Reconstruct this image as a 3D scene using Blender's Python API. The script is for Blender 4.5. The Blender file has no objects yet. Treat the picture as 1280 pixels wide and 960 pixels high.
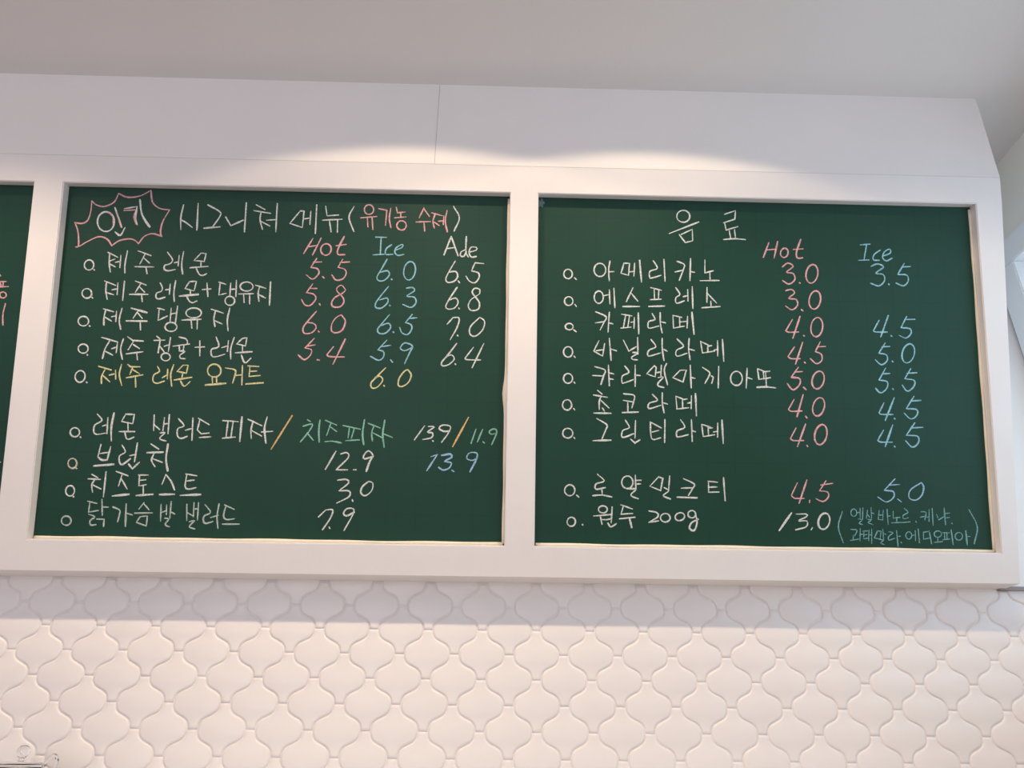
import bpy, bmesh, math, random
from math import sin, cos, pi
from mathutils import Vector, Matrix
random.seed(7)
S = bpy.context.scene
C = S.collection
EYE = 1.45                      # camera height; the room below is measured from it

# ------------------------------------------------------------------ camera
PITCH, YAW, ROLL = 0.45801718, 0.02109748, 0.00930636
fw = Vector((sin(YAW)*cos(PITCH), cos(YAW)*cos(PITCH), sin(PITCH)))
r0 = Vector((cos(YAW), -sin(YAW), 0.0)); u0 = r0.cross(fw)
rt = r0*cos(ROLL) + u0*sin(ROLL); up = -r0*sin(ROLL) + u0*cos(ROLL)
cam = bpy.data.cameras.new('camera'); cam.sensor_width = 36.0; cam.lens = 36.0*940.0/1280.0
cam.clip_start = 0.05
cam_o = bpy.data.objects.new('camera', cam); C.objects.link(cam_o)
cam_o.matrix_world = Matrix(((rt.x, up.x, -fw.x, 0), (rt.y, up.y, -fw.y, 0), (rt.z, up.z, -fw.z, EYE), (0, 0, 0, 1)))
S.camera = cam_o

# ------------------------------------------------------------------ view, world, lamps
S.view_settings.view_transform = 'Standard'; S.view_settings.look = 'None'
S.view_settings.gamma = 1.0; S.view_settings.use_curve_mapping = False
S.view_settings.exposure = -0.38
W = bpy.data.worlds.new('world'); S.world = W; W.use_nodes = True
W.node_tree.nodes['Background'].inputs[0].default_value = (0.87, 0.80, 0.95, 1)
W.node_tree.nodes['Background'].inputs[1].default_value = 0.85

CEIL = EYE + 1.747

def spot(name, x, y, half, power, blend, col, rad=0.03, tilt=0.0):
    l = bpy.data.lights.new(name, 'SPOT'); l.energy = power; l.color = col
    l.spot_size = math.radians(2*half); l.spot_blend = blend; l.shadow_soft_size = rad
    o = bpy.data.objects.new(name, l); C.objects.link(o)
    o.location = (x, y, CEIL-0.012); o.rotation_euler = (math.radians(tilt), 0, 0)
    return o
WARM = (1.0, 0.775, 0.535)
for x in (-0.245, 0.40):                       # the two recessed ceiling lamps above the boards
    spot('downlight_spill', x, 1.02, 69.3, 19.0, 0.08, WARM)
for x, p in ((-1.35, 66.0), (-0.245, 34.0), (0.40, 34.0), (1.15, 20.0)):  # middle pair belongs to those lamps; outer pair added to even the tile lighting
    spot('downlight_beam', x, 1.02, 64, p, 0.5, WARM)
for x in (-1.5, -0.4, 0.7):                    # the next row of lamps, further from the wall
    spot('downlight_row', x, 0.47, 60, 9.0, 1.0, WARM)
wl = bpy.data.lights.new('window_daylight', 'AREA'); wl.shape = 'RECTANGLE'; wl.size = 1.15; wl.size_y = 2.8
wl.energy = 20.0; wl.color = (0.46, 0.80, 1.0)
wo = bpy.data.objects.new('window_daylight', wl); C.objects.link(wo)
dl = bpy.data.lights.new('room_fill', 'AREA'); dl.shape = 'RECTANGLE'; dl.size = 2.4; dl.size_y = 2.2   # added fill light behind the camera, lifts the right wall and panel
dl.energy = 42.0; dl.color = (1.0, 0.94, 0.97)
do = bpy.data.objects.new('room_fill', dl); C.objects.link(do)
do.location = (-1.5, -3.3, 1.6); do.rotation_euler = (pi/2, 0, 0)
wo.location = (1.85, 0.5, EYE+0.85); wo.rotation_euler = (0, pi/2, 0)

# ------------------------------------------------------------------ helpers
def mat(name, col, rough=0.6, noise=0.0, nscale=20.0, bump=0.0, bscale=60.0, spec=0.4):
    m = bpy.data.materials.new(name); m.use_nodes = True
    nt = m.node_tree; b = nt.nodes['Principled BSDF']
    b.inputs['Base Color'].default_value = (*col, 1); b.inputs['Roughness'].default_value = rough
    b.inputs['Specular IOR Level'].default_value = spec
    tc = nt.nodes.new('ShaderNodeTexCoord')
    if noise:
        n = nt.nodes.new('ShaderNodeTexNoise'); n.inputs['Scale'].default_value = nscale; n.inputs['Detail'].default_value = 5
        nt.links.new(tc.outputs['Object'], n.inputs['Vector'])
        r = nt.nodes.new('ShaderNodeValToRGB')
        r.color_ramp.elements[0].position = 0.3; r.color_ramp.elements[1].position = 0.7
        r.color_ramp.elements[0].color = (*[c*(1-noise) for c in col], 1); r.color_ramp.elements[1].color = (*[min(1, c*(1+noise)) for c in col], 1)
        nt.links.new(n.outputs['Fac'], r.inputs['Fac']); nt.links.new(r.outputs['Color'], b.inputs['Base Color'])
    if bump:
        n2 = nt.nodes.new('ShaderNodeTexNoise'); n2.inputs['Scale'].default_value = bscale; n2.inputs['Detail'].default_value = 3
        nt.links.new(tc.outputs['Object'], n2.inputs['Vector'])
        bp = nt.nodes.new('ShaderNodeBump'); bp.inputs['Strength'].default_value = bump; bp.inputs['Distance'].default_value = 0.01
        nt.links.new(n2.outputs['Fac'], bp.inputs['Height']); nt.links.new(bp.outputs['Normal'], b.inputs['Normal'])
    return m

def obj(name, bm, m, parent=None, smooth=False):
    bmesh.ops.recalc_face_normals(bm, faces=bm.faces[:])
    me = bpy.data.meshes.new(name); bm.to_mesh(me); bm.free()
    if smooth:
        for p in me.polygons: p.use_smooth = True
    me.materials.append(m)
    o = bpy.data.objects.new(name, me); C.objects.link(o)
    if parent: o.parent = parent
    return o
def struct(name, bm, m, smooth=False):
    o = obj(name, bm, m, None, smooth); o['kind'] = 'structure'; return o
def box(bm, lo, hi, bevel=0.0):
    g = bmesh.ops.create_cube(bm, size=1.0)['verts']
    for v in g:
        v.co = Vector([lo[i] + (v.co[i]+0.5)*(hi[i]-lo[i]) for i in range(3)])
    if bevel:
        es = list({e for v in g for e in v.link_edges})
        bmesh.ops.bevel(bm, geom=es, offset=bevel, segments=2, affect='EDGES')
def lathe(bm, prof, seg=40, center=(0, 0, 0)):
    rings = []
    for r, z in prof:
        if r < 1e-6: rings.append([bm.verts.new((center[0], center[1], center[2]+z))])
        else: rings.append([bm.verts.new((center[0]+r*cos(2*pi*i/seg), center[1]+r*sin(2*pi*i/seg), center[2]+z)) for i in range(seg)])
    for a, b in zip(rings, rings[1:]):
        for i in range(seg):
            j = (i+1) % seg
            if len(a) == 1 and len(b) == 1: continue
            if len(a) == 1: bm.faces.new((a[0], b[i], b[j]))
            elif len(b) == 1: bm.faces.new((a[i], a[j], b[0]))
            else: bm.faces.new((a[i], a[j], b[j], b[i]))
def tube(bm, pts, rad, seg=10, closed=False):
    n = len(pts); rings = []
    for i, p in enumerate(pts):
        a = pts[(i-1) % n] if (closed or i) else pts[0]; b = pts[(i+1) % n] if (closed or i < n-1) else pts[-1]
        t = (Vector(b)-Vector(a)).normalized()
        h = Vector((0, 0, 1)) if abs(t.z) < 0.9 else Vector((0, 1, 0))
        s = t.cross(h).normalized(); w = s.cross(t)
        rr = rad(i) if callable(rad) else rad
        rings.append([bm.verts.new(Vector(p)+s*rr*cos(2*pi*k/seg)+w*rr*sin(2*pi*k/seg)) for k in range(seg)])
    for i in range(n if closed else n-1):
        a, b = rings[i], rings[(i+1) % n]
        for k in range(seg):
            l = (k+1) % seg; bm.faces.new((a[k], a[l], b[l], b[k]))
    if not closed:
        bm.faces.new(rings[0]); bm.faces.new(rings[-1][::-1])

# ------------------------------------------------------------------ materials
m_paint = mat('painted_board_white', (0.80, 0.775, 0.76), 0.5, noise=0.012, nscale=9, bump=0.06, bscale=35)
m_panel = mat('wall_paint_white', (0.84, 0.82, 0.80), 0.7, noise=0.01, nscale=5, bump=0.05, bscale=60)
m_ceil = mat('ceiling_paint', (0.76, 0.725, 0.70), 0.85, noise=0.01, nscale=4, bump=0.05, bscale=50)
m_right = mat('side_wall_paint', (0.90, 0.88, 0.80), 0.8, noise=0.01, nscale=5)
m_tile = mat('glazed_white_tile', (0.82, 0.785, 0.765), 0.33, noise=0.012, nscale=11, bump=0.05, bscale=14, spec=0.5)
m_grout = mat('white_grout', (0.84, 0.80, 0.78), 0.9)
m_floor = mat('floor_grey', (0.42, 0.40, 0.38), 0.6, noise=0.05, nscale=6)
m_trim = mat('window_white', (0.86, 0.88, 0.89), 0.45)
m_bead = mat('cream_sealant', (0.80, 0.73, 0.60), 0.45, noise=0.04, nscale=40)
m_dark = mat('joint_grey', (0.30, 0.27, 0.27), 0.7)

# chalkboard green with the faint ruled squares and dusty wiping marks of a school board
m_green = bpy.data.materials.new('chalkboard_green'); m_green.use_nodes = True
nt = m_green.node_tree; bs = nt.nodes['Principled BSDF']; bs.inputs['Roughness'].default_value = 0.47
bs.inputs['Specular IOR Level'].default_value = 0.31
tc = nt.nodes.new('ShaderNodeTexCoord')
nz = nt.nodes.new('ShaderNodeTexNoise'); nz.inputs['Scale'].default_value = 3.0; nz.inputs['Detail'].default_value = 6
nt.links.new(tc.outputs['Object'], nz.inputs['Vector'])
rp = nt.nodes.new('ShaderNodeValToRGB')
rp.color_ramp.elements[0].position = 0.3; rp.color_ramp.elements[0].color = (0.0030, 0.0415, 0.0245, 1)
rp.color_ramp.elements[1].position = 0.75; rp.color_ramp.elements[1].color = (0.0055, 0.0485, 0.0300, 1)
nt.links.new(nz.outputs['Fac'], rp.inputs['Fac'])
bk = nt.nodes.new('ShaderNodeTexBrick'); bk.offset = 0.0; bk.squash = 1.0
bk.inputs['Scale'].default_value = 1.0; bk.inputs['Brick Width'].default_value = 0.074; bk.inputs['Row Height'].default_value = 0.074
bk.inputs['Mortar Size'].default_value = 0.0011; bk.inputs['Mortar Smooth'].default_value = 0.6
bk.inputs['Color1'].default_value = (1, 1, 1, 1); bk.inputs['Color2'].default_value = (1, 1, 1, 1); bk.inputs['Mortar'].default_value = (0.80, 0.82, 0.82, 1)
nt.links.new(tc.outputs['Object'], bk.inputs['Vector'])
mx = nt.nodes.new('ShaderNodeMix'); mx.data_type = 'RGBA'; mx.blend_type = 'MULTIPLY'; mx.inputs[0].default_value = 1.0
nt.links.new(rp.outputs['Color'], mx.inputs[6]); nt.links.new(bk.outputs['Color'], mx.inputs[7])
nt.links.new(mx.outputs[2], bs.inputs['Base Color'])

def glass(name, rough=0.0):
    m = bpy.data.materials.new(name); m.use_nodes = True; b = m.node_tree.nodes['Principled BSDF']
    b.inputs['Base Color'].default_value = (0.97, 0.98, 0.99, 1); b.inputs['Roughness'].default_value = rough
    b.inputs['Transmission Weight'].default_value = 1.0; b.inputs['IOR'].default_value = 1.45
    return m
m_glass = glass('clear_glass')
m_pane = bpy.data.materials.new('window_glass'); m_pane.use_nodes = True
nt = m_pane.node_tree; nt.nodes.remove(nt.nodes['Principled BSDF'])
tr_ = nt.nodes.new('ShaderNodeBsdfTransparent'); gl_ = nt.nodes.new('ShaderNodeBsdfGlossy'); gl_.inputs['Roughness'].default_value = 0.02
ms_ = nt.nodes.new('ShaderNodeMixShader'); ms_.inputs[0].default_value = 0.06
nt.links.new(tr_.outputs[0], ms_.inputs[1]); nt.links.new(gl_.outputs[0], ms_.inputs[2])
nt.links.new(ms_.outputs[0], nt.nodes['Material Output'].inputs['Surface'])
CHALK = {'white': (0.72, 0.74, 0.72), 'pale': (0.50, 0.60, 0.55), 'cream': (0.62, 0.58, 0.46), 'pink': (0.79, 0.42, 0.45), 'blue': (0.30, 0.58, 0.68),
         'lightblue': (0.33, 0.56, 0.74), 'yellow': (0.74, 0.70, 0.38), 'orange': (0.78, 0.50, 0.22), 'green': (0.26, 0.56, 0.43), 'teal': (0.20, 0.43, 0.44)}
m_chalk = {}
for k, c in CHALK.items():
    m = m_chalk[k] = mat('chalk_'+k, c, 0.95, noise=0.12, nscale=120, spec=0.1)
    nt = m.node_tree                      # the grain of the board shows through the chalk
    tc_ = nt.nodes.new('ShaderNodeTexCoord'); n_ = nt.nodes.new('ShaderNodeTexNoise'); n_.inputs['Scale'].default_value = 420; n_.inputs['Detail'].default_value = 4
    r_ = nt.nodes.new('ShaderNodeMapRange'); r_.inputs[1].default_value = 0.36; r_.inputs[2].default_value = 0.52; r_.inputs[3].default_value = 0.45; r_.inputs[4].default_value = 1.0
    nt.links.new(tc_.outputs['Object'], n_.inputs['Vector']); nt.links.new(n_.outputs['Fac'], r_.inputs[0])
    nt.links.new(r_.outputs[0], nt.nodes['Principled BSDF'].inputs['Alpha'])

# ------------------------------------------------------------------ setting: bulkhead with its leaning menu frame
TAU = math.radians(18.2078)
Y0, Z0 = 1.9255, EYE+0.4046          # lower front edge of the bulkhead
SC = 1.0975                          # height of the leaning face, measured along it
DEP = 0.0265                         # how deep the boards sit in it
def P3(x, s, d=0.0):                 # x along the wall, s up the leaning face, d into it
    return Vector((x, Y0 - s*sin(TAU) + d*cos(TAU), Z0 + s*cos(TAU) + d*sin(TAU)))
SB, ST = 0.0763, 1.0195
HOLES = [(-2.46, -1.2586), (-1.1790, 0.0242), (0.1015, 1.3083)]
XL = -2.62
bm = bmesh.new()
xs = [XL] + [v for h in HOLES for v in h] + [None]; ss = [0.0, SB, ST, SC]
def xr(s): return 1.350 + 0.031*min(1.0, s/0.95)
vg = {}
def gv(i, j):
    if (i, j) not in vg:
        x = xs[i] if xs[i] is not None else xr(ss[j])
        vg[(i, j)] = bm.verts.new(P3(x, ss[j]))
    return vg[(i, j)]
for i in range(len(xs)-1):
    for j in range(3):
        if j == 1 and i in (1, 3, 5): continue
        bm.faces.new((gv(i, j), gv(i+1, j), gv(i+1, j+1), gv(i, j+1)))
rim = []
for k, (a, b) in enumerate(HOLES):
    i = 1+2*k
    ring = [gv(i, 1), gv(i+1, 1), gv(i+1, 2), gv(i, 2)]
    back = [bm.verts.new(P3(x, s, DEP+0.004)) for x, s in ((a, SB), (b, SB), (b, ST), (a, ST))]
    for q in range(4):
        r = (q+1) % 4
        bm.faces.new((ring[q], ring[r], back[r], back[q])); rim.append((ring[q], ring[r]))
    bm.faces.new(back)
# top panel up to the ceiling, closing top, back, soffit and right end
yc = P3(0, SC).y
n = len(xs)-1
t_l = bm.verts.new((XL, yc, CEIL)); t_r = bm.verts.new((1.393, yc, CEIL))
row_top = [gv(i, 3) for i in range(len(xs))]
bm.faces.new(row_top + [t_r, t_l])
bl0 = bm.verts.new((XL, 2.0, Z0)); br0 = bm.verts.new((1.350, 2.0, Z0))
bl1 = bm.verts.new((XL, 2.0, CEIL)); br1 = bm.verts.new((1.393, 2.0, CEIL))
row_bot = [gv(i, 0) for i in range(len(xs))]
bm.faces.new(row_bot[::-1] + [bl0, br0])
bm.faces.new([gv(n, j) for j in range(4)] + [t_r, br1, br0])
bm.faces.new([gv(0, j) for j in range(4)][::-1] + [bl0, bl1, t_l])
bm.faces.new((bl0, br0, br1, bl1))
bm.edges.ensure_lookup_table()
es = [e for e in (bm.edges.get(p) for p in rim) if e]
es += [e for e in (bm.edges.get((row_bot[i], row_bot[i+1])) for i in range(len(xs)-1)) if e]
bmesh.ops.bevel(bm, geom=es, offset=0.0022, segments=2, affect='EDGES')
tr1 = struct('trim_1', bm, m_paint)
tr1.data.materials.append(m_panel)
for p in tr1.data.polygons:
    if p.center.z > P3(0, SC).z + 0.05: p.material_index = 1

# thin panel joint above the frame and the joint between the frame and the plaster
bm = bmesh.new(); box(bm, (-0.1847, yc-0.0006, P3(0, SC).z), (-0.1837, yc+0.002, CEIL)); struct('trim_5', bm, mat('panel_joint_line', (0.42, 0.40, 0.39), 0.9))
bm = bmesh.new()
a, b = P3(XL, SC-0.0012), P3(1.383, SC+0.0004)
vs = [bm.verts.new(P3(XL, SC-0.0014, -0.0004)), bm.verts.new(P3(1.382, SC-0.0014, -0.0004)), bm.verts.new(P3(1.382, SC, -0.0004)), bm.verts.new(P3(XL, SC, -0.0004))]
bm.faces.new(vs); r = bmesh.ops.extrude_face_region(bm, geom=bm.faces[:]); 
for v in [g for g in r['geom'] if isinstance(g, bmesh.types.BMVert)]: v.co += Vector((0, 0.002, 0))
struct('trim_2', bm, mat('joint_pale_line', (0.66, 0.63, 0.61), 0.9))

# ------------------------------------------------------------------ setting: ceiling, floor, walls
bm = bmesh.new(); box(bm, (-4.2, -3.5, CEIL), (1.9, 2.3, CEIL+0.1)); struct('ceiling', bm, m_ceil)
bm = bmesh.new(); box(bm, (-4.2, -3.5, -0.1), (1.9, 2.3, 0.0)); struct('floor', bm, m_floor)

# tiled back wall: lantern (arabesque) tiles, each with a rounded glazed edge over recessed grout
PX, PZ = 0.137712, 0.0588675
TX0, TZ0 = -1.198433, EYE+0.342561
NECK, BUL = 0.0120, PX/2-0.0120
def tile_outline():
    A0 = Vector((NECK, PZ)); A1 = Vector((BUL, 0.0)); M = (A0+A1)/2
    d = Vector((cos(math.radians(-25)), sin(math.radians(-25))))*0.0145
    def bez(p0, p1, p2, p3, k):
        return [p0*(1-t)**3+3*p1*t*(1-t)**2+3*p2*t*t*(1-t)+p3*t**3 for t in [i/k for i in range(k)]]
    q = bez(A0, A0+Vector((0.0003, -0.0190)), M-d, M, 7) + bez(M, M+d, A1+Vector((-0.0003, 0.0190)), A1, 7) + [A1]
    right = q + [Vector((p.x, -p.y)) for p in q[-2::-1]]
    return right + [Vector((-p.x, p.y)) for p in right[::-1]]
OUT = tile_outline()
def inset(poly, d):
    n = len(poly); res = []
    for i in range(n):
        a, b, c = poly[i-1], poly[i], poly[(i+1) % n]
        e1 = (b-a); e2 = (c-b)
        if e1.length < 1e-7: e1 = e2
        if e2.length < 1e-7: e2 = e1
        n1 = Vector((e1.y, -e1.x)).normalized(); n2 = Vector((e2.y, -e2.x)).normalized()
        m = n1+n2; m = m/max(0.5, m.dot(n1)) if m.length > 1e-6 else n1
        res.append(b+m*d)
    return res
RINGS = [(0.0004, 0.0010), (0.0006, 0.0032), (0.0018, 0.0053), (0.0038, 0.0066), (0.0070, 0.0073)]
loops = [(inset(OUT, d), h) for d, h in RINGS]
TY = 2.006
bm = bmesh.new()
def put_tile(cx, cz):
    ax, az = random.gauss(0, 0.004), random.gauss(0, 0.004); off = random.gauss(0, 0.00025)
    prev = None
    for lp, h in loops:
        cur = []
        for p in lp:
            cur.append(bm.verts.new((cx+p.x, TY-h-off-ax*p.x-az*p.y, cz+p.y)))
        if prev:
            k = len(cur)
            for i in range(k):
                j = (i+1) % k
                f = bm.faces.new((prev[i], prev[j], cur[j], cur[i]))
        prev = cur
    k = len(prev)
    # fill the face in strips between mirrored left and right points
    h2 = k//2
    for i in range(h2-1):
        bm.faces.new((prev[i], prev[i+1], prev[k-2-i], prev[k-1-i]))
for r in range(-1, 13):
    for c in range(-12, 22):
        cx = TX0 + (c + (0.5 if r % 2 == 0 else 0.0))*PX; cz = TZ0 - r*PZ
        if cx < -2.75 or cx > 1.60: continue
        put_tile(cx, cz)
o = struct('wall_back', bm, m_tile, smooth=True)
bm = bmesh.new(); box(bm, (-4.2, TY-0.0040, 0.0), (1.62, 2.15, CEIL)); struct('wall_grout_bed', bm, m_grout)
bm = bmesh.new(); box(bm, (1.351, 1.990, Z0+0.006), (1.62, 2.004, CEIL)); struct('wall_back_plaster', bm, m_panel)
bm = bmesh.new(); box(bm, (1.335, 1.986, Z0-0.004), (1.62, 2.004, Z0+0.005)); struct('trim_3', bm, m_dark)

# right wall with the window close to the corner
WX = 1.62
def wall_with_hole(x0, x1, y0, y1, z0, z1, hy0, hy1, hz0, hz1):
    b = bmesh.new()
    box(b, (x0, y0, z0), (x1, y1, hz0)); box(b, (x0, y0, hz1), (x1, y1, z1))
    box(b, (x0, y0, hz0), (x1, hy0, hz1)); box(b, (x0, hy1, hz0), (x1, y1, hz1))
    return b
HY0, HY1, HZ0, HZ1 = -0.90, 1.905, EYE+0.30, EYE+1.405
struct('wall_right', wall_with_hole(WX, WX+0.18, -3.5, 2.3, 0.0, CEIL, HY0, HY1, HZ0, HZ1), m_right)
bm = bmesh.new()
cw = 0.078
g = 0.006      # the casing laps a little over the edge of the opening
for lo, hi in (((WX-0.018, HY0-cw, HZ1-g), (WX+0.02, HY1+cw, HZ1+cw)), ((WX-0.018, HY0-cw, HZ0-cw), (WX+0.02, HY1+cw, HZ0+g)),
               ((WX-0.018, HY0-cw, HZ0+g), (WX+0.02, HY0+g, HZ1-g)), ((WX-0.018, HY1-g, HZ0+g), (WX+0.02, HY1+cw, HZ1-g))):
    box(bm, lo, hi, 0.003)
win = struct('window_1', bm, m_trim)
bm = bmesh.new()
mid = (HY0+HY1)/2
for lo, hi in (((WX+0.07, HY0, HZ1-0.05), (WX+0.12, HY1, HZ1)), ((WX+0.07, HY0, HZ0), (WX+0.12, HY1, HZ0+0.05)),
               ((WX+0.07, HY0, HZ0+0.05), (WX+0.12, HY0+0.05, HZ1-0.05)), ((WX+0.07, HY1-0.05, HZ0+0.05), (WX+0.12, HY1, HZ1-0.05)),
               ((WX+0.07, mid-0.03, HZ0+0.05), (WX+0.12, mid+0.03, HZ1-0.05))):
    box(bm, lo, hi)
obj('window_frame', bm, m_trim, win)
bm = bmesh.new(); box(bm, (WX+0.092, HY0+0.03, HZ0+0.03), (WX+0.098, HY1-0.03, HZ1-0.03)); obj('window_pane', bm, m_pane, win)

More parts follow.
